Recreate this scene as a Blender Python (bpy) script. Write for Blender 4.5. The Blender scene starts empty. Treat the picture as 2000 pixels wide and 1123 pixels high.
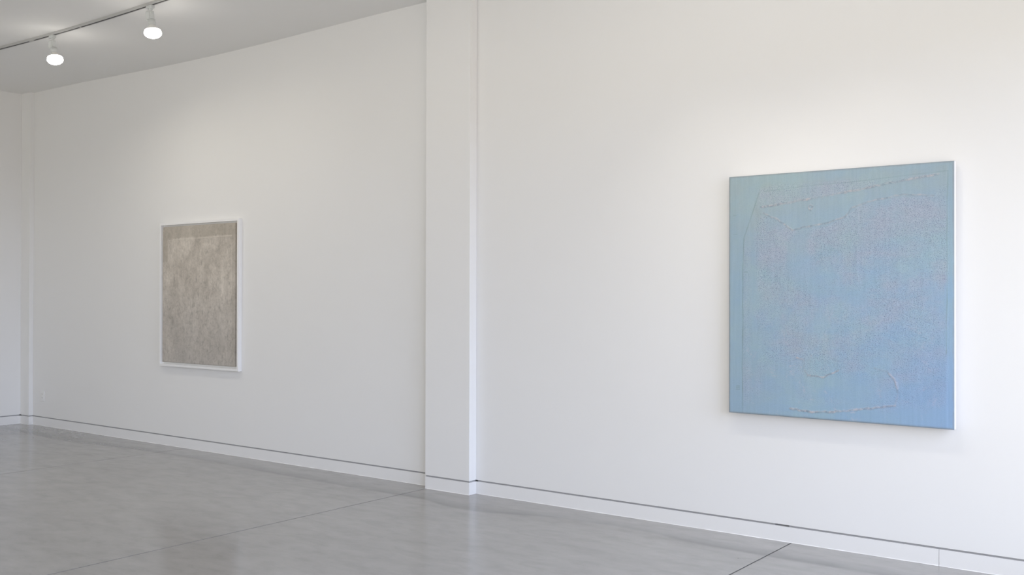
import bpy, bmesh, math, random
import numpy as np
from mathutils import Matrix, Vector

# ------------------------------------------------------------------ scene, camera, world, exposure
sc = bpy.context.scene
COL = sc.collection
sc.view_settings.view_transform = 'Standard'
sc.view_settings.look = 'None'
sc.view_settings.gamma = 1.0
sc.view_settings.use_curve_mapping = False
sc.view_settings.exposure = 0.0
try:
    sc.cycles.max_bounces = 12
    sc.cycles.diffuse_bounces = 8
    sc.cycles.use_denoising = True
    sc.cycles.sample_clamp_indirect = 6.0
except Exception:
    pass

F_PX, YAW, PITCH, ROLL = 1964.54, 0.6469, 0.0066, 0.0023
cam_d = bpy.data.cameras.new('camera')
cam_d.sensor_fit = 'HORIZONTAL'
cam_d.sensor_width = 36.0
cam_d.lens = F_PX / 2000.0 * 36.0
cam_d.clip_start = 0.05
cam = bpy.data.objects.new('camera', cam_d)
COL.objects.link(cam)
fw = Vector((-math.sin(YAW) * math.cos(PITCH), math.cos(YAW) * math.cos(PITCH), math.sin(PITCH)))
rt = Vector((math.cos(YAW), math.sin(YAW), 0))
up = rt.cross(fw)
r2 = rt * math.cos(ROLL) + up * math.sin(ROLL)
u2 = -rt * math.sin(ROLL) + up * math.cos(ROLL)
cam.matrix_world = Matrix(((r2.x, u2.x, -fw.x, 0.0), (r2.y, u2.y, -fw.y, 0.0), (r2.z, u2.z, -fw.z, 1.5), (0, 0, 0, 1)))
sc.camera = cam

W_Y = 5.882           # plane of the long north wall
X_W = -11.49          # west wall
X_E = 0.35            # glazed street front
Y_S = -3.2            # south wall
H0 = 3.773            # ceiling height

SKY_STRENGTH = 1.0
world = bpy.data.worlds.new('world')
sc.world = world
world.use_nodes = True
wn, wl = world.node_tree.nodes, world.node_tree.links
wn.clear()
w_out = wn.new('ShaderNodeOutputWorld')
w_bg = wn.new('ShaderNodeBackground')
w_bg.inputs['Strength'].default_value = SKY_STRENGTH
w_tc = wn.new('ShaderNodeTexCoord')
w_sep = wn.new('ShaderNodeSeparateXYZ')
w_map = wn.new('ShaderNodeMapRange')
w_map.inputs['From Min'].default_value = -0.03
w_map.inputs['From Max'].default_value = 0.03
w_add = wn.new('ShaderNodeMath'); w_add.operation = 'ADD'
w_side = wn.new('ShaderNodeMapRange')
w_side.inputs['From Min'].default_value = -0.15
w_side.inputs['From Max'].default_value = 0.15
wl.new(w_tc.outputs['Generated'], w_sep.inputs[0])
wl.new(w_sep.outputs['Z'], w_map.inputs['Value'])
wl.new(w_sep.outputs['X'], w_add.inputs[0]); wl.new(w_sep.outputs['Y'], w_add.inputs[1])
wl.new(w_add.outputs[0], w_side.inputs['Value'])
def w_mix(fac, a, b):
    m = wn.new('ShaderNodeMix'); m.data_type = 'RGBA'
    wl.new(fac, m.inputs[0])
    for k, v in ((6, a), (7, b)):
        if isinstance(v, tuple):
            m.inputs[k].default_value = (*v, 1)
        else:
            wl.new(v, m.inputs[k])
    return m.outputs[2]
SKY_E, GROUND_E = (5.00, 5.65, 7.30), (2.10, 1.85, 1.65)     # open blue-white sky over a shaded street (east)
SKY_S, GROUND_S = (2.65, 2.58, 2.42), (3.30, 3.15, 2.75)     # south tones fitted to the wall brightness, let in by added openings
#GRP
w_e = w_mix(w_map.outputs[0], GROUND_E, SKY_E)
w_s = w_mix(w_map.outputs[0], GROUND_S, SKY_S)
wl.new(w_mix(w_side.outputs[0], w_s, w_e), w_bg.inputs['Color'])
wl.new(w_bg.outputs[0], w_out.inputs['Surface'])

# openings of the street front: (y0, y1, z0, z1)
OPEN = [(-2.6, -0.1, 0.12, 3.0), (0.1, 2.75, 0.12, 3.0), (2.95, 5.55, 0.12, 3.0)]
# unseen openings added in the south wall to brighten the room: (x0, x1, z0, z1)
OPEN_S = [(-10.4, -8.0, 0.3, 3.3), (-7.6, -5.2, 0.3, 3.3)]
for i, (y0, y1, z0, z1) in enumerate(OPEN + OPEN_S):
    ld = bpy.data.lights.new('window_portal', 'AREA')
    ld.shape = 'RECTANGLE'; ld.size = z1 - z0; ld.size_y = y1 - y0
    try:
        ld.cycles.is_portal = True
    except Exception:
        pass
    lo = bpy.data.objects.new('window_portal', ld)
    if i < len(OPEN):
        lo.location = (X_E + 0.10, (y0 + y1) / 2, (z0 + z1) / 2)
        lo.rotation_euler = (0, math.radians(90), 0)     # facing -X, into the room
    else:
        ld.size, ld.size_y = y1 - y0, z1 - z0
        lo.location = ((y0 + y1) / 2, Y_S - 0.08, (z0 + z1) / 2)
        lo.rotation_euler = (math.radians(90), 0, 0)     # facing +Y, into the room
    COL.objects.link(lo)

LAMP_COL = (1.0, 0.93, 0.80)
P_LAMP = (6.0, 0.6, 24.0)      # watts: the two lamps in view, the pair by the column, the pair aimed at the blue painting

# ------------------------------------------------------------------ materials
def new_mat(name, col, rough=0.6, spec=0.5, metal=0.0):
    m = bpy.data.materials.new(name)
    m.use_nodes = True
    b = m.node_tree.nodes['Principled BSDF']
    b.inputs['Base Color'].default_value = (*col, 1)
    b.inputs['Roughness'].default_value = rough
    b.inputs['Specular IOR Level'].default_value = spec
    b.inputs['Metallic'].default_value = metal
    return m, m.node_tree.nodes, m.node_tree.links, b

def bump(n, l, b, height_socket, strength, dist):
    bp = n.new('ShaderNodeBump')
    bp.inputs['Strength'].default_value = strength
    bp.inputs['Distance'].default_value = dist
    l.new(height_socket, bp.inputs['Height'])
    l.new(bp.outputs[0], b.inputs['Normal'])
    return bp

def noise(n, l, vec, scale, detail=4, rough=0.55, dist=0.0):
    t = n.new('ShaderNodeTexNoise')
    t.inputs['Scale'].default_value = scale
    t.inputs['Detail'].default_value = detail
    t.inputs['Roughness'].default_value = rough
    t.inputs['Distortion'].default_value = dist
    if vec is not None:
        l.new(vec, t.inputs['Vector'])
    return t

def ramp(n, l, sock, stops):
    r = n.new('ShaderNodeValToRGB')
    e = r.color_ramp.elements
    while len(e) > 1:
        e.remove(e[-1])
    e[0].position = stops[0][0]; e[0].color = (*stops[0][1], 1)
    for p, c in stops[1:]:
        q = e.new(p); q.color = (*c, 1)
    l.new(sock, r.inputs[0])
    return r

def mixc(n, l, fac, a, b, mode='MIX'):
    m = n.new('ShaderNodeMix')
    m.data_type = 'RGBA'; m.blend_type = mode; m.clamp_factor = True
    for s, v in ((0, fac), (6, a), (7, b)):
        if isinstance(v, (int, float)):
            m.inputs[s].default_value = v
        elif isinstance(v, tuple):
            m.inputs[s].default_value = (*v, 1)
        else:
            l.new(v, m.inputs[s])
    return m.outputs[2]

def mth(n, l, op, a, b=None, c=None, clamp=False):
    m = n.new('ShaderNodeMath'); m.operation = op; m.use_clamp = clamp
    for i, v in enumerate((a, b, c)):
        if v is None:
            continue
        if isinstance(v, (int, float)):
            m.inputs[i].default_value = v
        else:
            l.new(v, m.inputs[i])
    return m.outputs[0]

def paint(name, col, rough=0.75, bs=0.05):
    m, n, l, b = new_mat(name, col, rough, 0.3)
    tc = n.new('ShaderNodeTexCoord')
    t = noise(n, l, tc.outputs['Object'], 0.7, 3)
    c = mixc(n, l, t.outputs[0], tuple(v * 0.985 for v in col), tuple(min(1, v * 1.012) for v in col))
    l.new(c, b.inputs['Base Color'])
    t2 = noise(n, l, tc.outputs['Object'], 240, 3)
    bump(n, l, b, t2.outputs[0], bs, 0.001)
    return m

M_WALL = paint('white_wall_paint', (0.80, 0.80, 0.795))
M_CEIL = paint('white_ceiling_paint', (0.83, 0.83, 0.82), 0.85)
M_BASE = paint('baseboard_paint', (0.80, 0.80, 0.80), 0.55, 0.02)
M_FRAME = paint('frame_lacquer', (0.84, 0.84, 0.84), 0.45, 0.01)
M_TRACK = paint('track_enamel', (0.50, 0.50, 0.49), 0.5, 0.0)
M_LAMPW = paint('lamp_plastic', (0.62, 0.64, 0.63), 0.45, 0.0)
M_PLATE = paint('outlet_plastic', (0.82, 0.82, 0.81), 0.35, 0.0)
M_METAL = new_mat('grey_reveal_metal', (0.34, 0.34, 0.35), 0.5, 0.5, 0.0)[0]
M_DARK = new_mat('dark_slot', (0.03, 0.028, 0.028), 0.7)[0]
M_MULL = new_mat('dark_mullion_metal', (0.10, 0.10, 0.11), 0.4, 0.5, 0.6)[0]
M_BACK = paint('backing_board', (0.80, 0.80, 0.785), 0.9, 0.0)

def floor_material():
    m, n, l, b = new_mat('polished_concrete', (0.33, 0.33, 0.33), 0.16, 0.5)
    tc = n.new('ShaderNodeTexCoord')
    P = tc.outputs['Object']
    mp = n.new('ShaderNodeMapping'); l.new(P, mp.inputs[0])
    mp.inputs['Rotation'].default_value = (0, 0, math.radians(28))
    mp.inputs['Scale'].default_value = (0.6, 1.3, 1)
    big = noise(n, l, mp.outputs[0], 1.1, 6, 0.6, 0.5)
    med = noise(n, l, mp.outputs[0], 7.0, 5, 0.6, 0.3)
    fine = noise(n, l, P, 90, 4, 0.6)
    c = ramp(n, l, big.outputs[0], [(0.30, (0.292, 0.285, 0.273)), (0.5, (0.320, 0.313, 0.300)), (0.72, (0.346, 0.339, 0.327))]).outputs[0]
    f = ramp(n, l, med.outputs[0], [(0.32, (0.90, 0.90, 0.90)), (0.5, (1, 1, 1)), (0.70, (1.07, 1.07, 1.07))]).outputs[0]
    c = mixc(n, l, 1.0, c, f, 'MULTIPLY')
    f = ramp(n, l, fine.outputs[0], [(0.3, (0.985, 0.985, 0.985)), (0.7, (1.015, 1.015, 1.015))]).outputs[0]
    c = mixc(n, l, 1.0, c, f, 'MULTIPLY')
    # wavering old stain line about 0.4 m off the wall
    sep = n.new('ShaderNodeSeparateXYZ'); l.new(P, sep.inputs[0])
    xs = mth(n, l, 'DIVIDE', mth(n, l, 'ADD', sep.outputs[0], 11.5), 12.0)
    fc = n.new('ShaderNodeFloatCurve'); l.new(xs, fc.inputs['Value'])
    pts = [(-11.2, 5.50), (-10.42, 5.49), (-9.81, 5.446), (-9.1, 5.538), (-8.48, 5.57), (-7.83, 5.584), (-7.49, 5.571), (-6.9, 5.529),
           (-6.24, 5.515), (-5.64, 5.503), (-5.0, 5.503), (-4.54, 5.416), (-4.15, 5.497), (-3.66, 5.616), (-3.26, 5.625),
           (-2.82, 5.543), (-2.31, 5.514), (-1.87, 5.514), (-1.2, 5.49), (0.3, 5.5)]
    cur = fc.mapping.curves[0]
    for i, (x, y) in enumerate(pts):
        px, py = (x + 11.5) / 12.0, y - 5.0
        if i == 0:
            cur.points[0].location = (px, py)
        elif i == 1:
            cur.points[1].location = (px, py)
        else:
            cur.points.new(px, py)
    fc.mapping.update()
    wav = noise(n, l, P, 3.0, 2)
    yy = mth(n, l, 'ADD', sep.outputs[1], mth(n, l, 'MULTIPLY', mth(n, l, 'SUBTRACT', wav.outputs[0], 0.5), 0.03))
    d = mth(n, l, 'SUBTRACT', mth(n, l, 'SUBTRACT', yy, 5.0), fc.outputs[0])
    above = mth(n, l, 'MULTIPLY', mth(n, l, 'MAXIMUM', d, 0.0), 6.5)          # sharp towards the room, soft towards the wall
    below = mth(n, l, 'MULTIPLY', mth(n, l, 'MAXIMUM', mth(n, l, 'MULTIPLY', d, -1.0), 0.0), 24.0)
    g = mth(n, l, 'SUBTRACT', 1.0, mth(n, l, 'ADD', above, below), clamp=True)
    brk = noise(n, l, P, 1.3, 3)
    g = mth(n, l, 'MULTIPLY', g, mth(n, l, 'MULTIPLY_ADD', brk.outputs[0], 3.0, -0.6, clamp=True))
    c = mixc(n, l, mth(n, l, 'MULTIPLY', g, 0.55), c, (0.17, 0.17, 0.17))
    # slightly darker margin along the wall
    mg = n.new('ShaderNodeMapRange'); l.new(yy, mg.inputs['Value'])
    mg.inputs['From Min'].default_value = 5.50; mg.inputs['From Max'].default_value = 5.70
    c = mixc(n, l, mth(n, l, 'MULTIPLY', mg.outputs[0], 0.08), c, (0.22, 0.22, 0.225))
    # small dark specks
    vo = n.new('ShaderNodeTexVoronoi'); l.new(P, vo.inputs['Vector']); vo.inputs['Scale'].default_value = 1.4
    sp = mth(n, l, 'LESS_THAN', vo.outputs['Distance'], 0.012)
    c = mixc(n, l, mth(n, l, 'MULTIPLY', sp, 0.6), c, (0.08, 0.08, 0.08))
    l.new(c, b.inputs['Base Color'])
    r = mth(n, l, 'MULTIPLY_ADD', med.outputs[0], 0.10, 0.11)
    l.new(r, b.inputs['Roughness'])
    hs = noise(n, l, P, 5.0, 3)
    bump(n, l, b, hs.outputs[0], 0.10, 0.004)
    return m
M_FLOOR = floor_material()
M_SUB = new_mat('saw_cut_filler', (0.07, 0.068, 0.065), 0.9)[0]

# ------------------------------------------------------------------ mesh helpers
def mesh_obj(name, bm, mat, parent=None, smooth=False, loc=None):
    me = bpy.data.meshes.new(name)
    bmesh.ops.recalc_face_normals(bm, faces=bm.faces)
    bm.to_mesh(me); bm.free()
    me.materials.append(mat)
    if smooth:
        for p in me.polygons:
            p.use_smooth = True
    o = bpy.data.objects.new(name, me)
    COL.objects.link(o)
    if parent is not None:
        o.parent = parent
    if loc is not None:
        o.location = loc
    return o

def box(bm, x0, x1, y0, y1, z0, z1, bevel=0.0, seg=2):
    r = bmesh.ops.create_cube(bm, size=1.0)
    vs = r['verts']
    for v in vs:
        v.co = Vector(((x0 + x1) / 2 + v.co.x * (x1 - x0), (y0 + y1) / 2 + v.co.y * (y1 - y0), (z0 + z1) / 2 + v.co.z * (z1 - z0)))
    if bevel > 0:
        es = list({e for v in vs for e in v.link_edges})
        bmesh.ops.bevel(bm, geom=es, offset=bevel, segments=seg, affect='EDGES', profile=0.5)

def lathe(bm, prof, seg=40, mat=Matrix.Identity(4)):
    rings = []
    for r, z in prof:
        if r < 1e-6:
            rings.append([bm.verts.new(mat @ Vector((0, 0, z)))])
        else:
            rings.append([bm.verts.new(mat @ Vector((r * math.cos(2 * math.pi * i / seg), r * math.sin(2 * math.pi * i / seg), z))) for i in range(seg)])
    for a, b in zip(rings, rings[1:]):
        for i in range(seg):
            j = (i + 1) % seg
            if len(a) == 1 and len(b) == 1:
                continue
            if len(a) == 1:
                bm.faces.new((a[0], b[i], b[j]))
            elif len(b) == 1:
                bm.faces.new((a[i], a[j], b[0]))
            else:
                bm.faces.new((a[i], a[j], b[j], b[i]))

def frame_ring(bm, w, h, t, ya, yb):
    o = [(-w / 2, -h / 2), (w / 2, -h / 2), (w / 2, h / 2), (-w / 2, h / 2)]
    i = [(-w / 2 + t, -h / 2 + t), (w / 2 - t, -h / 2 + t), (w / 2 - t, h / 2 - t), (-w / 2 + t, h / 2 - t)]
    vo = [[bm.verts.new((x, y, z)) for x, z in o] for y in (ya, yb)]
    vi = [[bm.verts.new((x, y, z)) for x, z in i] for y in (ya, yb)]
    for k in range(4):
        j = (k + 1) % 4
        for y in (0, 1):
            bm.faces.new((vo[y][k], vo[y][j], vi[y][j], vi[y][k]))
        bm.faces.new((vo[0][k], vo[0][j], vo[1][j], vo[1][k]))
        bm.faces.new((vi[0][k], vi[0][j], vi[1][j], vi[1][k]))

def struct(name, bm, mat):
    o = mesh_obj(name, bm, mat)
    o['kind'] = 'structure'
    return o

def empty(name, loc, label, cat, group=None):
    o = bpy.data.objects.new(name, None)
    o.empty_display_size = 0.1
    COL.objects.link(o)
    o.location = loc
    o['label'] = label; o['category'] = cat
    if group:
        o['group'] = group
    return o

# ------------------------------------------------------------------ ceiling curve (the slab bows slightly)
def ceil_z(x):
    t = min(1.0, abs(x + 8.05) / 3.1)
    return H0 - 0.021 + 0.040 * (0.5 - 0.5 * math.cos(math.pi * t))

# ------------------------------------------------------------------ room shell
JOINTS = [-11.45, -8.393, -5.203, -2.320, 0.345]
G = 0.0048
bm = bmesh.new()
xs = [X_W - 0.1] + JOINTS[:]
for i in range(len(JOINTS) - 1):
    box(bm, JOINTS[i] + G, JOINTS[i + 1] - G, Y_S - 0.1, W_Y + 0.12, -0.10, 0.0)
box(bm, X_W - 0.1, JOINTS[0] - G, Y_S - 0.1, W_Y + 0.12, -0.10, 0.0)
box(bm, JOINTS[-1] + G, X_E + 0.3, Y_S - 0.1, W_Y + 0.12, -0.10, 0.0)
fl = struct('floor', bm, M_FLOOR)
fl.data.materials.append(M_SUB)
bm = bmesh.new(); bm.from_mesh(fl.data)          # filler at the bottom of the saw cuts
n0 = len(bm.faces)
for x in JOINTS[1:-1]:
    box(bm, x - G, x + G, Y_S - 0.1, W_Y + 0.12, -0.02, -0.0015)
bm.faces.ensure_lookup_table()
for f in bm.faces[n0:]:
    f.material_index = 1
bmesh.ops.recalc_face_normals(bm, faces=bm.faces)
bm.to_mesh(fl.data); bm.free()

bm = bmesh.new()
NX = 60
rows = []
for i in range(NX + 1):
    x = X_W - 0.1 + (X_E + 0.2 - X_W) * i / NX
    rows.append([bm.verts.new((x, y, z)) for (y, z) in ((Y_S - 0.1, ceil_z(x)), (W_Y + 0.12, ceil_z(x)), (W_Y + 0.12, 4.0), (Y_S - 0.1, 4.0))])
for a, b_ in zip(rows, rows[1:]):
    for k in range(4):
        bm.faces.new((a[k], a[(k + 1) % 4], b_[(k + 1) % 4], b_[k]))
bm.faces.new(rows[0]); bm.faces.new(rows[-1])
struct('ceiling', bm, M_CEIL)

Z_B, Z_R = 0.0915, 0.1035         # top of the flush baseboard, bottom of the wall board
TOPZ = 3.80
COLM = (-5.217, -4.777, 5.800)    # column x0, x1, front y
PIL = (X_W, -11.30, 5.832)        # corner pilaster

bm = bmesh.new()
box(bm, X_W, COLM[0] + 0.02, W_Y, W_Y + 0.1, Z_R, TOPZ)
box(bm, COLM[1] - 0.02, X_E, W_Y, W_Y + 0.1, Z_R, TOPZ)
box(bm, COLM[0] + 0.02, COLM[1] - 0.02, W_Y, W_Y + 0.1, Z_R, TOPZ)
bmesh.ops.remove_doubles(bm, verts=bm.verts, dist=1e-5)
box(bm, X_W - 0.3, X_E + 0.12, W_Y + 0.101, W_Y + 0.25, -0.1, TOPZ + 0.1)      # unseen slab added to stop light leaking in behind the board
struct('wall_north', bm, M_WALL)
bm = bmesh.new(); box(bm, X_W - 0.1, X_W, Y_S, W_Y + 0.1, Z_R, TOPZ)
box(bm, X_W - 0.3, X_W - 0.101, Y_S - 0.1, W_Y + 0.1, -0.1, TOPZ + 0.1)  # outer slab, likewise added against light leaks
struct('wall_west', bm, M_WALL)
bm = bmesh.new()
xs = [X_W - 0.1] + [v for o in OPEN_S for v in (o[0], o[1])] + [X_E]
for k in range(0, len(xs), 2):
    box(bm, xs[k], xs[k + 1], Y_S - 0.1, Y_S, 0.0, TOPZ)
for x0, x1, z0, z1 in OPEN_S:
    box(bm, x0, x1, Y_S - 0.1, Y_S, 0, z0)
    box(bm, x0, x1, Y_S - 0.1, Y_S, z1, TOPZ)
struct('wall_south', bm, M_WALL)
for i, (x0, x1, z0, z1) in enumerate(OPEN_S):
    bm = bmesh.new()
    a, b_ = Y_S - 0.07, Y_S - 0.02
    box(bm, x0, x0 + 0.05, a, b_, z0, z1); box(bm, x1 - 0.05, x1, a, b_, z0, z1)
    box(bm, x0 + 0.05, x1 - 0.05, a, b_, z0, z0 + 0.05); box(bm, x0 + 0.05, x1 - 0.05, a, b_, z1 - 0.05, z1)
    struct('window_%d' % (i + 4), bm, M_MULL)  # unseen window frames around the openings added for light
bm = bmesh.new(); box(bm, COLM[0], COLM[1], COLM[2], W_Y - 0.0005, Z_R, TOPZ, 0.0015, 2); struct('wall_column', bm, M_WALL)
bm = bmesh.new(); box(bm, PIL[0] + 0.0005, PIL[1], PIL[2], W_Y - 0.0005, Z_R, TOPZ, 0.0015, 2); struct('wall_corner_pilaster', bm, M_WALL)

# street front with three openings
bm = bmesh.new()
t0, t1 = X_E, X_E + 0.12
ys = [Y_S - 0.1] + [v for o in OPEN for v in (o[0], o[1])] + [W_Y + 0.1]
for k in range(0, len(ys), 2):
    box(bm, t0, t1, ys[k], ys[k + 1], 0, TOPZ)
for y0, y1, z0, z1 in OPEN:
    box(bm, t0, t1, y0, y1, 0, z0)
    box(bm, t0, t1, y0, y1, z1, TOPZ)
struct('wall_east', bm, M_WALL)
for i, (y0, y1, z0, z1) in enumerate(OPEN):
    bm = bmesh.new()
    a, b_ = X_E + 0.02, X_E + 0.07
    box(bm, a, b_, y0, y0 + 0.05, z0, z1); box(bm, a, b_, y1 - 0.05, y1, z0, z1)
    box(bm, a, b_, y0 + 0.05, y1 - 0.05, z0, z0 + 0.05); box(bm, a, b_, y0 + 0.05, y1 - 0.05, z1 - 0.05, z1)
    struct('window_%d' % (i + 1), bm, M_MULL)

# baseboards, flush with the wall face, and the recessed metal reveal above them
random.seed(4)
def skirting(name, segs, along, face, depth, sgn):
    """segs: list of (a,b) runs; along 'x' or 'y'; face: coordinate of the visible face; the bottom edge is slightly uneven with caulk"""
    bm = bmesh.new()
    for a, b2 in segs:
        if along == 'x':
            box(bm, a, b2, face, face + depth, 0.0, Z_B)
        else:
            box(bm, min(face, face + sgn * depth), max(face, face + sgn * depth), a, b2, 0.0, Z_B)
        # thin caulk bead at the floor
        n = max(2, int((b2 - a) / 0.06))
        prev = None
        for i in range(n + 1):
            p = a + (b2 - a) * i / n
            h = 0.0018 + random.random() * 0.0035
            w = 0.0012 + random.random() * 0.003
            if along == 'x':
                q = [bm.verts.new((p, face - w, 0.0)), bm.verts.new((p, face - w * 0.35, h * 0.6)), bm.verts.new((p, face + 0.0005, h))]
            else:
                q = [bm.verts.new((face - sgn * w, p, 0.0)), bm.verts.new((face - sgn * w * 0.35, p, h * 0.6)), bm.verts.new((face + sgn * 0.0005, p, h))]
            if prev:
                for k in range(2):
                    bm.faces.new((prev[k], prev[k + 1], q[k + 1], q[k]))
            prev = q
    return struct(name, bm, M_BASE)

E_ = 0.0006
skirting('baseboard_north', [(X_W + 0.0002, -1.4755), (-1.4732, X_E)], 'x', W_Y, 0.1, 1)
skirting('baseboard_column', [(COLM[0], COLM[1])], 'x', COLM[2], W_Y - COLM[2] - E_, 1)
skirting('baseboard_corner_pilaster', [(PIL[0] + 0.0003, PIL[1])], 'x', PIL[2], W_Y - PIL[2] - E_, 1)
skirting('baseboard_west', [(Y_S, W_Y)], 'y', X_W, 0.1, -1)

RD = 0.006                         # depth of the reveal
bm = bmesh.new()
for a, b2 in ((X_W, COLM[0] + 0.02), (COLM[1] + 0.012, -2.425), (-2.338, X_E)):
    box(bm, a, b2, W_Y + RD, W_Y + 0.06, Z_B, Z_R)
struct('trim_1', bm, M_METAL)
bm = bmesh.new(); box(bm, COLM[0] + RD, COLM[1] - RD, COLM[2] + RD, W_Y - 0.001, Z_B, Z_R); struct('trim_2', bm, M_METAL)
bm = bmesh.new(); box(bm, PIL[0] + 0.015, PIL[1] - RD, PIL[2] + RD, W_Y - 0.001, Z_B, Z_R); struct('trim_3', bm, M_METAL)
bm = bmesh.new(); box(bm, X_W - 0.06, X_W - RD, Y_S, PIL[2] - 0.01, Z_B, Z_R); struct('trim_4', bm, M_METAL)
bm = bmesh.new()                   # dark backing seen where the reveal strip is missing
box(bm, X_W, X_E, W_Y + 0.062, W_Y + 0.09, Z_B, Z_R)
struct('trim_5', bm, M_DARK)

# ------------------------------------------------------------------ outlet on the north wall
ox, oz = -11.078, 0.338
out = empty('wall_outlet', (ox, W_Y, oz), 'small white electrical outlet plate low on the wall beside the far left corner pilaster', 'outlet')
bm = bmesh.new(); box(bm, -0.037, 0.037, -0.007, 0.0, -0.058, 0.058, 0.0025, 2); mesh_obj('cover_plate', bm, M_PLATE, out)
for s in (1, -1):
    bm = bmesh.new(); box(bm, -0.017, 0.017, -0.0095, -0.006, s * 0.0195 - 0.0145, s * 0.0195 + 0.0145, 0.003, 2)
    rc = mesh_obj('receptacle', bm, M_PLATE, out)
    bm = bmesh.new()
    box(bm, -0.008, -0.0055, -0.0098, -0.009, s * 0.0195 - 0.001, s * 0.0195 + 0.008)
    box(bm, 0.0055, 0.008, -0.0098, -0.009, s * 0.0195 - 0.001, s * 0.0195 + 0.007)
    lathe(bm, [(0.0, 0.0), (0.0028, 0.0), (0.0028, 0.0006), (0.0, 0.0006)], 12, Matrix.Translation((0, -0.0092, s * 0.0195 - 0.0075)) @ Matrix.Rotation(math.radians(90), 4, 'X'))
    mesh_obj('slots', bm, M_DARK, rc)
bm = bmesh.new(); lathe(bm, [(0, 0.0011), (0.0025, 0.0008), (0.003, 0), (0, 0)], 14, Matrix.Translation((0, -0.007, 0)) @ Matrix.Rotation(math.radians(90), 4, 'X'))
mesh_obj('screw', bm, M_PLATE, out)

# ------------------------------------------------------------------ track and its lamps
TY = 4.541
TX0, TX1 = -11.2, 0.1
def track(TY, label, gaps):
    t = empty('lighting_track', (0, 0, 0), label, 'lighting track')
    runs = []; a0 = TX0
    for g0, g1 in gaps:
        runs.append((a0, g0)); a0 = g1
    runs.append((a0, TX1))
    def sweep(name, mat, pieces, y0, y1, za, zb):
        bm = bmesh.new()
        for a, b2 in pieces:
            n = max(1, int((b2 - a) / 0.3)); prev = None
            for i in range(n + 1):
                x = a + (b2 - a) * i / n; zc = ceil_z(x)
                q = [bm.verts.new((x, y0, zc + za)), bm.verts.new((x, y1, zc + za)), bm.verts.new((x, y1, zc + zb)), bm.verts.new((x, y0, zc + zb))]
                if prev:
                    for k in range(4):
                        bm.faces.new((prev[k], prev[(k + 1) % 4], q[(k + 1) % 4], q[k]))
                else:
                    bm.faces.new(q)
                prev = q
            bm.faces.new(prev)
        return mesh_obj(name, bm, mat, t)
    # open-bottomed channel: web against the ceiling and two side lips
    sweep('rail', M_TRACK, [(TX0, TX1)], TY - 0.0175, TY + 0.0175, -0.006, 0.0)
    sweep('side_lip', M_TRACK, [(TX0, TX1)], TY - 0.0175, TY - 0.0080, -0.020, -0.006)
    sweep('side_lip', M_TRACK, [(TX0, TX1)], TY + 0.0080, TY + 0.0175, -0.020, -0.006)
    sweep('conductor_slot', M_DARK, runs, TY - 0.0079, TY + 0.0079, -0.0196, -0.0062)
    for gp in gaps:
        sweep('joint_cover', M_TRACK, [gp], TY - 0.0079, TY + 0.0079, -0.0199, -0.0062)
track(TY, 'long white ceiling lighting track with a thin dark slot, carrying the glowing lamps', [(-8.825, -8.742), (-7.986, -7.970)])

M_BULB = new_mat('frosted_reflector_glass', (0.80, 0.79, 0.76), 0.3)[0]
mg_ = bpy.data.materials.new('lit_bulb_face'); mg_.use_nodes = True
bb = mg_.node_tree.nodes['Principled BSDF']
bb.inputs['Base Color'].default_value = (1, 0.97, 0.92, 1)
bb.inputs['Emission Color'].default_value = (1.0, 0.95, 0.87, 1)
bb.inputs['Emission Strength'].default_value = 26.0

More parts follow.
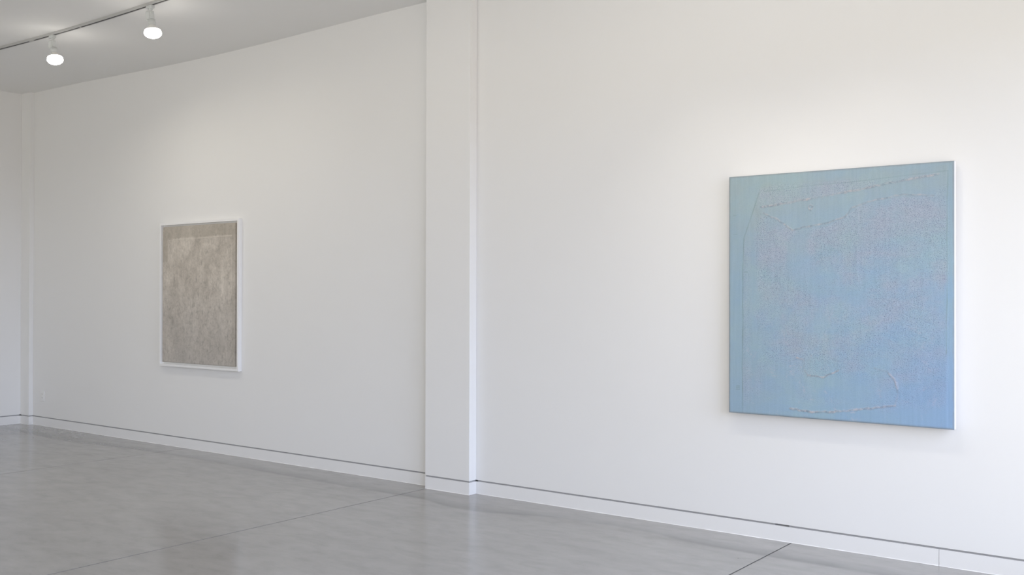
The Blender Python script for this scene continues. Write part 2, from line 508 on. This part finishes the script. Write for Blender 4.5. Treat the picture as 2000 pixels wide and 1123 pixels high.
GROUP = 'track lamps on the ceiling rail'
def track_lamp(x, label, tilt=10, twist=0, TY=TY, power=1.0, beam=None):
    z0 = ceil_z(x) - 0.020
    t = empty('track_lamp', (x, TY, z0), label, 'track light', GROUP)
    bm = bmesh.new()
    box(bm, -0.032, 0.038, -0.0165, 0.0165, -0.026, -0.0002, 0.003)
    mesh_obj('track_adapter', bm, M_LAMPW, t)
    bm = bmesh.new()
    lathe(bm, [(0, -0.024), (0.014, -0.024), (0.014, -0.034), (0.009, -0.037), (0.009, -0.060), (0, -0.060)], 24, Matrix.Translation((0.012, 0, 0)))
    box(bm, 0.018, 0.036, -0.0045, 0.0045, -0.056, -0.046, 0.002)
    mesh_obj('swivel_stem', bm, M_LAMPW, t, True)
    # everything below pivots with the lamp head
    R = Matrix.Translation((0.004, 0.008, -0.040)) @ Matrix.Rotation(math.radians(tilt), 4, 'X') @ Matrix.Rotation(math.radians(twist), 4, 'Y')
    bm = bmesh.new()
    lathe(bm, [(0, 0.002), (0.018, 0.001), (0.0255, -0.005), (0.0265, -0.014), (0.0275, -0.066), (0.0255, -0.071), (0.0, -0.071)], 32, R @ Matrix.Translation((-0.022, -0.006, 0)))
    mesh_obj('lamp_holder', bm, M_LAMPW, t, True)
    bm = bmesh.new()
    r3 = R @ Matrix.Translation((-0.012, -0.004, 0))
    tmp = bmesh.new(); box(tmp, 0.017, 0.032, -0.016, 0.016, -0.068, -0.006, 0.003)
    for v in tmp.verts:
        v.co = r3 @ v.co
    me = bpy.data.meshes.new('tmp'); tmp.to_mesh(me); tmp.free(); bm.from_mesh(me); bpy.data.meshes.remove(me)
    mesh_obj('hinge_bracket', bm, M_LAMPW, t)
    bm = bmesh.new()
    lathe(bm, [(0, -0.070), (0.0255, -0.071), (0.0255, -0.086), (0.0285, -0.088), (0.0285, -0.104), (0.0260, -0.107), (0.0260, -0.116), (0, -0.116)], 32, R)
    mesh_obj('socket_collar', bm, M_LAMPW, t, True)
    bm = bmesh.new()
    lathe(bm, [(0, -0.113), (0.0235, -0.114), (0.0255, -0.120), (0.033, -0.128), (0.045, -0.139), (0.0555, -0.150), (0.0580, -0.1535)], 40, R)
    bulb = mesh_obj('reflector_bulb', bm, M_BULB, t, True)
    bm = bmesh.new()
    prof = [(0.0580, -0.1536), (0.0625, -0.162), (0.0650, -0.172), (0.0655, -0.180), (0.0630, -0.189), (0.056, -0.198), (0.044, -0.207), (0.030, -0.213), (0.015, -0.216), (0.0, -0.217)]
    lathe(bm, prof, 40, R)
    mesh_obj('lit_face', bm, mg_, bulb, True)
    # the light this lamp throws
    if beam:                       # narrower flood aimed at a picture
        ld = bpy.data.lights.new('lamp_beam', 'SPOT')
        ld.spot_size = math.radians(beam); ld.spot_blend = 1.0; ld.shadow_soft_size = 0.05
    else:
        ld = bpy.data.lights.new('lamp_beam', 'AREA')
        ld.shape = 'DISK'; ld.size = 0.12
    ld.energy = power; ld.color = LAMP_COL
    lo = bpy.data.objects.new('lamp_beam', ld)
    COL.objects.link(lo); lo.parent = t
    p = R @ Vector((0, 0, -0.28)); d = (R.to_3x3() @ Vector((0, 0, -1))).normalized()
    lo.location = p
    lo.rotation_euler = d.to_track_quat('-Z', 'Y').to_euler()
    return t
L_FAR = 'glowing white reflector lamp on the ceiling track, farther and lower in view, near the corner'
L_NEAR = 'glowing white reflector lamp on the ceiling track, nearer and higher, at the top edge'
L_OFF = 'white reflector lamp on the ceiling track beyond the top of the picture'
for x, lab, tl, tw, pw, beam in [
        (-8.431, L_FAR, 0, -10, P_LAMP[0] * 1.35, None), (-6.972, L_NEAR, 1, -6, P_LAMP[0] * 0.65, None),
        (-4.9, L_OFF, 10, 0, P_LAMP[1], None), (-3.6, L_OFF, 10, 0, P_LAMP[1], None),
        (-2.7, L_OFF, 23, 0, P_LAMP[2], 80), (-1.95, L_OFF, 23, 0, P_LAMP[2], 80)]:
    track_lamp(x, lab, tl, tw, TY, pw, beam)


# ------------------------------------------------------------------ art works
def poly_d(P, X, Z):
    """distance of the grid points to a polyline"""
    D = np.full(X.shape, 1e9)
    for (ax, az), (bx, bz) in zip(P, P[1:]):
        dx, dz = bx - ax, bz - az
        t = np.clip(((X - ax) * dx + (Z - az) * dz) / (dx * dx + dz * dz + 1e-12), 0, 1)
        D = np.minimum(D, np.hypot(X - ax - t * dx, Z - az - t * dz))
    return D

def vnoise(X, Z, sc_, seed, octv=3):
    rng = np.random.RandomState(seed)
    out_ = np.zeros(X.shape); amp = 1.0; tot = 0
    for o in range(octv):
        g = rng.rand(64, 64)
        u, v = X * sc_ + 17.3, Z * sc_ + 9.1
        iu, iv = np.floor(u).astype(int), np.floor(v).astype(int)
        fu, fv = u - iu, v - iv
        fu = fu * fu * (3 - 2 * fu); fv = fv * fv * (3 - 2 * fv)
        a = g[iu % 64, iv % 64]; b_ = g[(iu + 1) % 64, iv % 64]; c = g[iu % 64, (iv + 1) % 64]; d = g[(iu + 1) % 64, (iv + 1) % 64]
        out_ += amp * ((a * (1 - fu) + b_ * fu) * (1 - fv) + (c * (1 - fu) + d * fu) * fv)
        tot += amp; amp *= 0.5; sc_ *= 2.1
    return out_ / tot

def sstep(a, b_, x):
    t = np.clip((x - a) / (b_ - a), 0, 1)
    return t * t * (3 - 2 * t)

def panel_mesh(name, w, h, d, nx, nz, height, attrs, mat, parent):
    """solid panel w x h x d centred on x,z with its back at y=0 and a relief grid as front face (towards -y)"""
    xs_ = np.linspace(-w / 2, w / 2, nx); zs_ = np.linspace(-h / 2, h / 2, nz)
    X, Z = np.meshgrid(xs_, zs_, indexing='ij')
    Hh = height(X, Z)
    edge = np.minimum(np.minimum(X + w / 2, w / 2 - X), np.minimum(Z + h / 2, h / 2 - Z))
    Y = -d - Hh * np.clip(edge / 0.01, 0, 1) + 0.0004 * (1 - np.clip(edge / 0.003, 0, 1)) ** 2
    V = np.stack([X, Y, Z], -1).reshape(-1, 3)
    idx = np.arange(nx * nz).reshape(nx, nz)
    q = np.stack([idx[:-1, :-1], idx[1:, :-1], idx[1:, 1:], idx[:-1, 1:]], -1).reshape(-1, 4)
    ring = np.concatenate([idx[:, 0], idx[-1, 1:], idx[-2::-1, -1], idx[0, -2:0:-1]])
    back = V[ring].copy(); back[:, 1] = 0
    nb = len(ring); base = len(V)
    V2 = np.concatenate([V, back])
    k = np.arange(nb); k2 = (k + 1) % nb
    side = np.stack([ring[k], base + k, base + k2, ring[k2]], -1)
    faces = np.concatenate([q, side])
    me = bpy.data.meshes.new(name)
    me.vertices.add(len(V2)); me.vertices.foreach_set('co', V2.astype(np.float32).ravel())
    nl = faces.size + nb
    me.loops.add(nl)
    me.loops.foreach_set('vertex_index', np.concatenate([faces.ravel(), (base + k[::-1])]).astype(np.int32))
    me.polygons.add(len(faces) + 1)
    st = np.concatenate([np.arange(len(faces)) * 4, [faces.size]]).astype(np.int32)
    me.polygons.foreach_set('loop_start', st)
    sm = np.zeros(len(faces) + 1, bool); sm[:len(q)] = True
    me.polygons.foreach_set('use_smooth', sm)
    me.update(calc_edges=True)
    for an, fn in attrs.items():
        a = me.attributes.new(an, 'FLOAT', 'POINT')
        vals = fn(X, Z).reshape(-1)
        a.data.foreach_set('value', np.concatenate([vals, vals[ring]]).astype(np.float32))
    me.materials.append(mat)
    me.validate()
    o = bpy.data.objects.new(name, me); COL.objects.link(o)
    if parent is not None:
        o.parent = parent
    return o

def attr(n, name):
    a = n.new('ShaderNodeAttribute'); a.attribute_name = name
    return a.outputs['Fac']

# --- blue painting -------------------------------------------------
BX0, BX1, BZ0, BZ1 = -2.699, -1.379, 0.767, 2.233
BW, BH, BD = BX1 - BX0, BZ1 - BZ0, 0.062
def blue_feats():
    """all marks in panel coordinates, s from the left 0..1, t from the top 0..1"""
    P = lambda pts: [((s - 0.5) * BW, (0.5 - t) * BH) for s, t in pts]
    return dict(
        ridge=P([(0.158, 0.135), (0.22, 0.13), (0.36, 0.115), (0.50, 0.10), (0.62, 0.085), (0.72, 0.07), (0.85, 0.055), (0.94, 0.045)]),
        left=P([(0.15, 0.07), (0.115, 0.16), (0.075, 0.26), (0.068, 0.40), (0.068, 0.62), (0.066, 0.80), (0.07, 0.965)]),
        right=P([(0.975, 0.035), (0.972, 0.2), (0.972, 0.45), (0.97, 0.72)]),
        top=P([(0.17, 0.07), (0.35, 0.06), (0.55, 0.055), (0.75, 0.045), (0.975, 0.035)]),
        arc=P([(0.68, 0.785), (0.73, 0.795), (0.765, 0.83), (0.775, 0.88), (0.762, 0.925), (0.70, 0.935), (0.60, 0.95), (0.50, 0.965), (0.40, 0.972), (0.30, 0.965)]),
        up2=P([(0.17, 0.16), (0.24, 0.19), (0.31, 0.235), (0.36, 0.225), (0.46, 0.215), (0.55, 0.19), (0.58, 0.155), (0.68, 0.13), (0.80, 0.115), (0.92, 0.125)]),
        curl=P([(0.33, 0.755), (0.365, 0.765), (0.362, 0.80), (0.38, 0.825), (0.45, 0.83), (0.52, 0.80)]),
        ring=P([(0.385, 0.145), (0.395, 0.135), (0.405, 0.145), (0.395, 0.16), (0.385, 0.15)]),
    )
BF = blue_feats()
def blue_stipple(X, Z):
    s = X / BW + 0.5; t = 0.5 - Z / BH
    wob = (vnoise(X, Z, 9, 3) - 0.5) * 0.05
    m = sstep(0.115, 0.16, s + wob) * sstep(0.985, 0.955, s + wob * 0.4)
    m *= sstep(0.04, 0.065, t + wob * 0.5) * sstep(0.975, 0.93, t + 0.03 * s + wob)
    # smooth band under the ridge
    ridge_t = np.interp(s, [0.15, 0.36, 0.62, 0.85, 1.0], [0.135, 0.115, 0.085, 0.058, 0.05])
    low_t = np.interp(s, [0.15, 0.24, 0.31, 0.46, 0.55, 0.60, 0.75, 0.92, 1.0], [0.16, 0.19, 0.235, 0.22, 0.19, 0.15, 0.12, 0.12, 0.05])
    band = sstep(ridge_t - 0.004, ridge_t + 0.006, t + wob * 0.15) * sstep(low_t + 0.012, low_t - 0.008, t + wob * 0.4)
    m *= 1 - 0.92 * band
    # smoother patches at the bottom
    p = np.exp(-(((s - 0.55) / 0.20) ** 2 + ((t - 0.88) / 0.055) ** 2)) + np.exp(-(((s - 0.24) / 0.10) ** 2 + ((t - 0.86) / 0.08) ** 2))
    m *= 1 - 0.85 * np.clip(p * 1.4 + wob * 3, 0, 1)
    v = sstep(0.28, 0.55, vnoise(X, Z, 6, 11, 4))
    # narrow stippled strips along the side borders
    strip = sstep(0.060, 0.075, s) * sstep(0.125, 0.10, s) * sstep(0.25, 0.32, t) * sstep(0.97, 0.93, t) * 0.45
    return np.clip(m * (0.35 + 0.65 * v) + strip, 0, 1)
def blue_ridge(X, Z):
    n1 = vnoise(X, Z, 45, 5)
    jx, jz = X + (n1 - 0.5) * 0.010, Z + (vnoise(X, Z, 45, 6) - 0.5) * 0.010
    r = sstep(0.010, 0.002, poly_d(BF['ridge'], jx, jz)) * 0.9
    r = np.maximum(r, sstep(0.009, 0.002, poly_d(BF['arc'], jx, jz)) * 1.1)
    r = np.maximum(r, sstep(0.008, 0.002, poly_d(BF['up2'], jx, jz)) * 0.65)
    r = np.maximum(r, sstep(0.007, 0.002, poly_d(BF['curl'], jx, jz)) * 0.9)
    r = np.maximum(r, sstep(0.006, 0.002, poly_d(BF['ring'], jx, jz)) * 0.8)
    return r * (0.35 + 0.65 * sstep(0.3, 0.6, vnoise(X, Z, 14, 8)))
def blue_rim(X, Z):
    e = np.minimum(np.minimum(X + BW / 2, BW / 2 - X), np.minimum(Z + BH / 2, BH / 2 - Z))
    return sstep(0.012, 0.002, e + 0.006 * (vnoise(X, Z, 20, 61) - 0.5))
def blue_line(X, Z):
    jx, jz = X + (vnoise(X, Z, 6, 21) - 0.5) * 0.006, Z + (vnoise(X, Z, 6, 22) - 0.5) * 0.006
    r = sstep(0.004, 0.001, poly_d(BF['left'], jx, jz))
    r = np.maximum(r, sstep(0.004, 0.001, poly_d(BF['right'], jx, jz)) * 0.9)
    r = np.maximum(r, sstep(0.004, 0.001, poly_d(BF['top'], jx, jz)) * 0.6)
    for (s, t) in ((0.03, 0.165), (0.03, 0.245), (0.085, 0.405), (0.045, 0.885), (0.045, 0.892), (0.045, 0.899)):
        px, pz = (s - 0.5) * BW, (0.5 - t) * BH
        r = np.maximum(r, sstep(0.0035, 0.001, poly_d([(px - 0.011, pz), (px + 0.011, pz)], X, Z)))
    return r
def blue_inner(X, Z):
    s = X / BW + 0.5; t = 0.5 - Z / BH
    lx = np.interp(t, [0, 0.07, 0.16, 0.26, 1], [0.18, 0.15, 0.115, 0.075, 0.068])
    return sstep(lx - 0.004, lx + 0.004, s) * sstep(0.978, 0.970, s) * sstep(0.03, 0.06, t + 0.03 * s)
def blue_h(X, Z):
    return 0.0012 * blue_inner(X, Z) + 0.0020 * blue_ridge(X, Z) * vnoise(X, Z, 90, 33, 2) * 1.6 + 0.0012 * vnoise(X, Z, 3, 31)

def blue_mat():
    m, n, l, b = new_mat('blue_encaustic', (0.3, 0.45, 0.6), 0.55, 0.35)
    tc = n.new('ShaderNodeTexCoord'); P = tc.outputs['Object']
    st, rg, ln, inn = attr(n, 'stipple'), attr(n, 'ridge'), attr(n, 'line'), attr(n, 'inner')
    sep = n.new('ShaderNodeSeparateXYZ'); l.new(P, sep.inputs[0])
    mp = n.new('ShaderNodeMapping'); l.new(P, mp.inputs[0]); mp.inputs['Scale'].default_value = (1.0, 1.0, 2.2)
    big = noise(n, l, mp.outputs[0], 2.2, 5, 0.6)
    med = noise(n, l, P, 9.0, 5, 0.65)
    blue1, blue2, grey, violet = (0.275, 0.400, 0.495), (0.250, 0.385, 0.540), (0.325, 0.385, 0.395), (0.345, 0.385, 0.475)
    c = mixc(n, l, ramp(n, l, big.outputs[0], [(0.35, (0, 0, 0)), (0.65, (1, 1, 1))]).outputs[0], blue1, blue2)
    # greyer green towards top and left: part pigment, part painted-in light gradient
    up_ = mth(n, l, 'MULTIPLY_ADD', sep.outputs[2], 1.1, -0.12)
    lf_ = mth(n, l, 'MULTIPLY_ADD', sep.outputs[0], -0.55, -0.02)
    gz = mth(n, l, 'ADD', mth(n, l, 'MAXIMUM', up_, 0.0), mth(n, l, 'MAXIMUM', lf_, 0.0))
    gz = mth(n, l, 'MULTIPLY', gz, mth(n, l, 'MULTIPLY_ADD', med.outputs[0], 1.2, 0.35), clamp=True)
    c = mixc(n, l, gz, c, grey)
    vt = ramp(n, l, noise(n, l, mp.outputs[0], 2.6, 5, 0.65, 0.3).outputs[0], [(0.36, (0, 0, 0)), (0.62, (1, 1, 1))]).outputs[0]
    c = mixc(n, l, mth(n, l, 'MULTIPLY', mth(n, l, 'MULTIPLY', vt, st), 0.75), c, violet)
    c = mixc(n, l, mth(n, l, 'MULTIPLY', mth(n, l, 'SUBTRACT', 1.0, inn), 0.25), c, (0.27, 0.40, 0.50))
    gp = ramp(n, l, noise(n, l, P, 2.1, 6, 0.7, 0.5).outputs[0], [(0.48, (0, 0, 0)), (0.62, (1, 1, 1))]).outputs[0]
    c = mixc(n, l, mth(n, l, 'MULTIPLY', gp, 0.30), c, (0.34, 0.47, 0.47))
    # stipple: small worm-like ridges with dark pits between
    vo = n.new('ShaderNodeTexVoronoi'); vo.feature = 'DISTANCE_TO_EDGE'
    wv = noise(n, l, P, 75, 3, 0.7)
    off = n.new('ShaderNodeVectorMath'); off.operation = 'MULTIPLY_ADD'
    l.new(wv.outputs['Color'], off.inputs[0]); off.inputs[1].default_value = (0.020, 0.0, 0.020); l.new(P, off.inputs[2])
    l.new(off.outputs[0], vo.inputs['Vector']); vo.inputs['Scale'].default_value = 120.0
    cell = ramp(n, l, vo.outputs['Distance'], [(0.0, (0, 0, 0)), (0.14, (0.35, 0.35, 0.35)), (0.36, (1, 1, 1))]).outputs[0]
    fine = noise(n, l, P, 170, 3, 0.7)
    tone = mth(n, l, 'ADD', mth(n, l, 'MULTIPLY', cell, 0.45), mth(n, l, 'MULTIPLY', fine.outputs[0], 0.55))
    dk = ramp(n, l, tone, [(0.22, (1.26, 1.24, 1.18)), (0.42, (1.02, 1.02, 1.02)), (0.75, (0.70, 0.70, 0.75))]).outputs[0]
    cs = mixc(n, l, 1.0, c, dk, 'MULTIPLY')
    c = mixc(n, l, mth(n, l, 'MULTIPLY_ADD', st, 0.85, 0.10), c, cs)
    lt = ramp(n, l, fine.outputs[0], [(0.58, (0, 0, 0)), (0.70, (1, 1, 1))]).outputs[0]
    c = mixc(n, l, mth(n, l, 'MULTIPLY', mth(n, l, 'MULTIPLY', lt, st), 0.6), c, (0.53, 0.61, 0.66))
    rn = noise(n, l, P, 38, 5, 0.75)
    rc = ramp(n, l, rn.outputs[0], [(0.42, (0.19, 0.25, 0.30)), (0.52, (0.36, 0.38, 0.42)), (0.62, (0.49, 0.46, 0.47))]).outputs[0]  # rubbed pigment tones, with relief shade mixed into the colour
    c = mixc(n, l, mth(n, l, 'MULTIPLY', rg, mth(n, l, 'MULTIPLY_ADD', fine.outputs[0], 2.0, 0.05, clamp=True)), c, rc)
    # stray pinkish and whitish rubs in the lower part
    pk = ramp(n, l, noise(n, l, P, 7.0, 8, 0.8, 0.8).outputs[0], [(0.57, (0, 0, 0)), (0.66, (1, 1, 1))]).outputs[0]
    low = mth(n, l, 'MULTIPLY_ADD', sep.outputs[2], -1.6, 0.15, clamp=True)
    c = mixc(n, l, mth(n, l, 'MULTIPLY', mth(n, l, 'MULTIPLY', pk, low), mth(n, l, 'MULTIPLY', inn, 0.8)), c, (0.47, 0.47, 0.53))
    # bluer lower right corner: pigment plus blue window light put into the colour
    rb = mth(n, l, 'MULTIPLY', mth(n, l, 'MULTIPLY_ADD', sep.outputs[0], 1.2, 0.0, clamp=True), low, clamp=True)
    c = mixc(n, l, mth(n, l, 'MULTIPLY', rb, 0.8), c, (0.235, 0.37, 0.60))
    c = mixc(n, l, mth(n, l, 'MULTIPLY', ln, mth(n, l, 'MULTIPLY_ADD', med.outputs[0], 2.0, -0.45, clamp=True)), c, (0.20, 0.29, 0.30))
    c = mixc(n, l, mth(n, l, 'MULTIPLY', attr(n, 'rim'), 0.6), c, (0.24, 0.26, 0.27))
    # vertical and horizontal brush drags
    mp2 = n.new('ShaderNodeMapping'); l.new(P, mp2.inputs[0]); mp2.inputs['Scale'].default_value = (60, 1, 3)
    dr = noise(n, l, mp2.outputs[0], 1.0, 3)
    c = mixc(n, l, 1.0, c, ramp(n, l, dr.outputs[0], [(0.3, (0.95, 0.96, 0.96)), (0.7, (1.04, 1.03, 1.03))]).outputs[0], 'MULTIPLY')
    l.new(c, b.inputs['Base Color'])
    hgt = mth(n, l, 'ADD', mth(n, l, 'MULTIPLY', mth(n, l, 'MULTIPLY', cell, st), -0.7), mth(n, l, 'MULTIPLY', fine.outputs[0], 0.3))
    bump(n, l, b, hgt, 0.7, 0.0025)
    return m

bp_root = empty('blue_painting', ((BX0 + BX1) / 2, W_Y, (BZ0 + BZ1) / 2),
                'large pale blue textured painting without frame, hanging on the white wall right of the column', 'painting')
panel_mesh('painted_panel', BW, BH, 0.003, 332, 368, blue_h,
           dict(stipple=blue_stipple, ridge=blue_ridge, line=blue_line, inner=blue_inner, rim=blue_rim), blue_mat(), bp_root).location = (0, -(BD - 0.003), 0)
bm = bmesh.new()
i_ = 0.0008
box(bm, -BW / 2 + i_, BW / 2 - i_, -(BD - 0.0029), -0.022, -BH / 2 + i_, BH / 2 - i_)
sup = mesh_obj('panel_support', bm, paint('raw_panel_edge', (0.84, 0.84, 0.86), 0.5, 0.02), bp_root)
sup['label'] = 'white panel edge'
bm = bmesh.new()
frame_ring(bm, BW - 0.10, BH - 0.10, 0.05, -0.0219, 0.0)
mesh_obj('standoff_frame', bm, M_FRAME, bp_root)

# --- framed taupe work ----------------------------------------------
FX0, FX1, FZ0, FZ1 = -8.789, -7.555, 0.785, 2.190
FW_, FH_, FD = FX1 - FX0, FZ1 - FZ0, 0.040
fr_root = empty('framed_artwork', ((FX0 + FX1) / 2, W_Y, (FZ0 + FZ1) / 2),
                'taupe grey mottled artwork in a thin white box frame on the left wall section', 'framed picture')
FT = 0.021
bm = bmesh.new()
frame_ring(bm, FW_, FH_, FT, -FD, -0.001)
es = [e for e in bm.edges if abs(e.verts[0].co.y + FD) < 1e-6 and abs(e.verts[1].co.y + FD) < 1e-6
      and min(abs(e.verts[0].co.x - e.verts[1].co.x), abs(e.verts[0].co.z - e.verts[1].co.z)) < 1e-6]
bmesh.ops.bevel(bm, geom=es, offset=0.001, segments=2, affect='EDGES')
mesh_obj('frame', bm, M_FRAME, fr_root)
bm = bmesh.new(); box(bm, -FW_ / 2 + FT - 0.001, FW_ / 2 - FT + 0.001, -0.010, -0.002, -FH_ / 2 + FT - 0.001, FH_ / 2 - FT + 0.001)
mesh_obj('backing_board', bm, M_BACK, fr_root)
AX0, AX1, AZ0, AZ1 = -8.744, -7.615, 0.826, 2.153
AW, AH = AX1 - AX0, AZ1 - AZ0
def tl(s0, t0, s1, t1):
    return [((s0 - 0.5) * AW, (0.5 - t0) * AH), ((s1 - 0.5) * AW, (0.5 - t1) * AH)]
T_TOP = [((-8.68 + 8.1795), 2.030 - 1.4895), ((-7.66 + 8.1795), 2.040 - 1.4895)]
def t_line(X, Z):
    jx, jz = X + (vnoise(X, Z, 8, 41) - 0.5) * 0.008, Z + (vnoise(X, Z, 8, 42) - 0.5) * 0.008
    r = sstep(0.007, 0.002, poly_d(tl(0.085, 0.100, 0.955, 0.088), jx, jz))
    r = np.maximum(r, sstep(0.005, 0.001, poly_d(tl(0.075, 0.10, 0.078, 0.47), jx, jz)) * 0.8)
    r = np.maximum(r, sstep(0.006, 0.001, poly_d(tl(0.955, 0.09, 0.958, 0.60), jx, jz)) * 0.55)
    return r * (0.5 + 0.5 * vnoise(X, Z, 12, 43))
def t_dark(X, Z):
    s = X / AW + 0.5; t = 0.5 - Z / AH
    wob = (vnoise(X, Z, 10, 44) - 0.5) * 0.03
    top = sstep(0.095, 0.085, t + 0.010 * s + wob * 0.5)
    lf = sstep(0.075, 0.065, s + wob * 0.3) * sstep(0.27, 0.25, t)
    rt_ = sstep(0.955, 0.965, s + wob * 0.3) * 0.6
    bl = sstep(0.55, 0.95, t) * vnoise(X, Z, 5, 45) * 0.35
    return np.clip(np.maximum(np.maximum(top, lf), rt_) * 0.8 + bl, 0, 1)
def t_spot(X, Z):
    rng = np.random.RandomState(12); r = np.zeros(X.shape)
    for _ in range(130):
        s, t = rng.rand(), rng.rand() ** 0.7
        x, z = (s - 0.5) * AW, (0.5 - t) * AH
        a = rng.uniform(0.003, 0.008); bz = a * rng.uniform(1, 3.5)
        r = np.maximum(r, rng.uniform(0.2, 0.9) * np.exp(-(((X - x) / a) ** 2 + ((Z - z) / bz) ** 2)))
    return r
def taupe_mat():
    m, n, l, b = new_mat('taupe_mottled_pigment', (0.36, 0.33, 0.29), 0.6, 0.3)
    tc = n.new('ShaderNodeTexCoord'); P = tc.outputs['Object']
    ln, dk, spt = attr(n, 'line'), attr(n, 'dark'), attr(n, 'spot')
    sep = n.new('ShaderNodeSeparateXYZ'); l.new(P, sep.inputs[0])
    mp = n.new('ShaderNodeMapping'); l.new(P, mp.inputs[0]); mp.inputs['Scale'].default_value = (1.3, 1, 0.9)
    a = noise(n, l, mp.outputs[0], 3.2, 8, 0.70, 0.4)
    c = ramp(n, l, a.outputs[0], [(0.30, (0.38, 0.345, 0.300)), (0.5, (0.53, 0.485, 0.430)), (0.68, (0.66, 0.61, 0.545))]).outputs[0]
    g = mth(n, l, 'MULTIPLY_ADD', sep.outputs[2], -1.1, 0.22, clamp=True)
    g2 = noise(n, l, P, 2.4, 4)
    g = mth(n, l, 'MULTIPLY', g, mth(n, l, 'MULTIPLY_ADD', g2.outputs[0], 1.6, 0.1), clamp=True)
    c = mixc(n, l, mth(n, l, 'MULTIPLY', g, 0.9), c, (0.46, 0.435, 0.410))
    f = noise(n, l, P, 22, 8, 0.78, 0.8)
    c = mixc(n, l, 1.0, c, ramp(n, l, f.outputs[0], [(0.32, (0.74, 0.74, 0.73)), (0.5, (1, 1, 1)), (0.68, (1.16, 1.16, 1.16))]).outputs[0], 'MULTIPLY')
    mp3 = n.new('ShaderNodeMapping'); l.new(P, mp3.inputs[0]); mp3.inputs['Scale'].default_value = (60, 1, 14)
    f2 = noise(n, l, mp3.outputs[0], 1.0, 4, 0.6)
    c = mixc(n, l, 1.0, c, ramp(n, l, f2.outputs[0], [(0.3, (0.94, 0.94, 0.94)), (0.7, (1.05, 1.05, 1.05))]).outputs[0], 'MULTIPLY')
    c = mixc(n, l, mth(n, l, 'MULTIPLY', dk, 0.55), c, (0.36, 0.325, 0.270))
    c = mixc(n, l, mth(n, l, 'MULTIPLY', ln, 0.6), c, (0.68, 0.63, 0.55))
    c = mixc(n, l, mth(n, l, 'MULTIPLY', spt, 0.75), c, (0.17, 0.16, 0.145))
    l.new(c, b.inputs['Base Color'])
    bump(n, l, b, f.outputs[0], 0.4, 0.002)
    return m
t_h = lambda X, Z: 0.0015 * t_line(X, Z) + 0.001 * vnoise(X, Z, 4, 51)
tp = panel_mesh('artwork_panel', AW, AH, 0.020, 190, 220, t_h, dict(line=t_line, dark=t_dark, spot=t_spot), taupe_mat(), fr_root)
tp.location = ((AX0 + AX1) / 2 - (FX0 + FX1) / 2, -0.0101, (AZ0 + AZ1) / 2 - (FZ0 + FZ1) / 2)
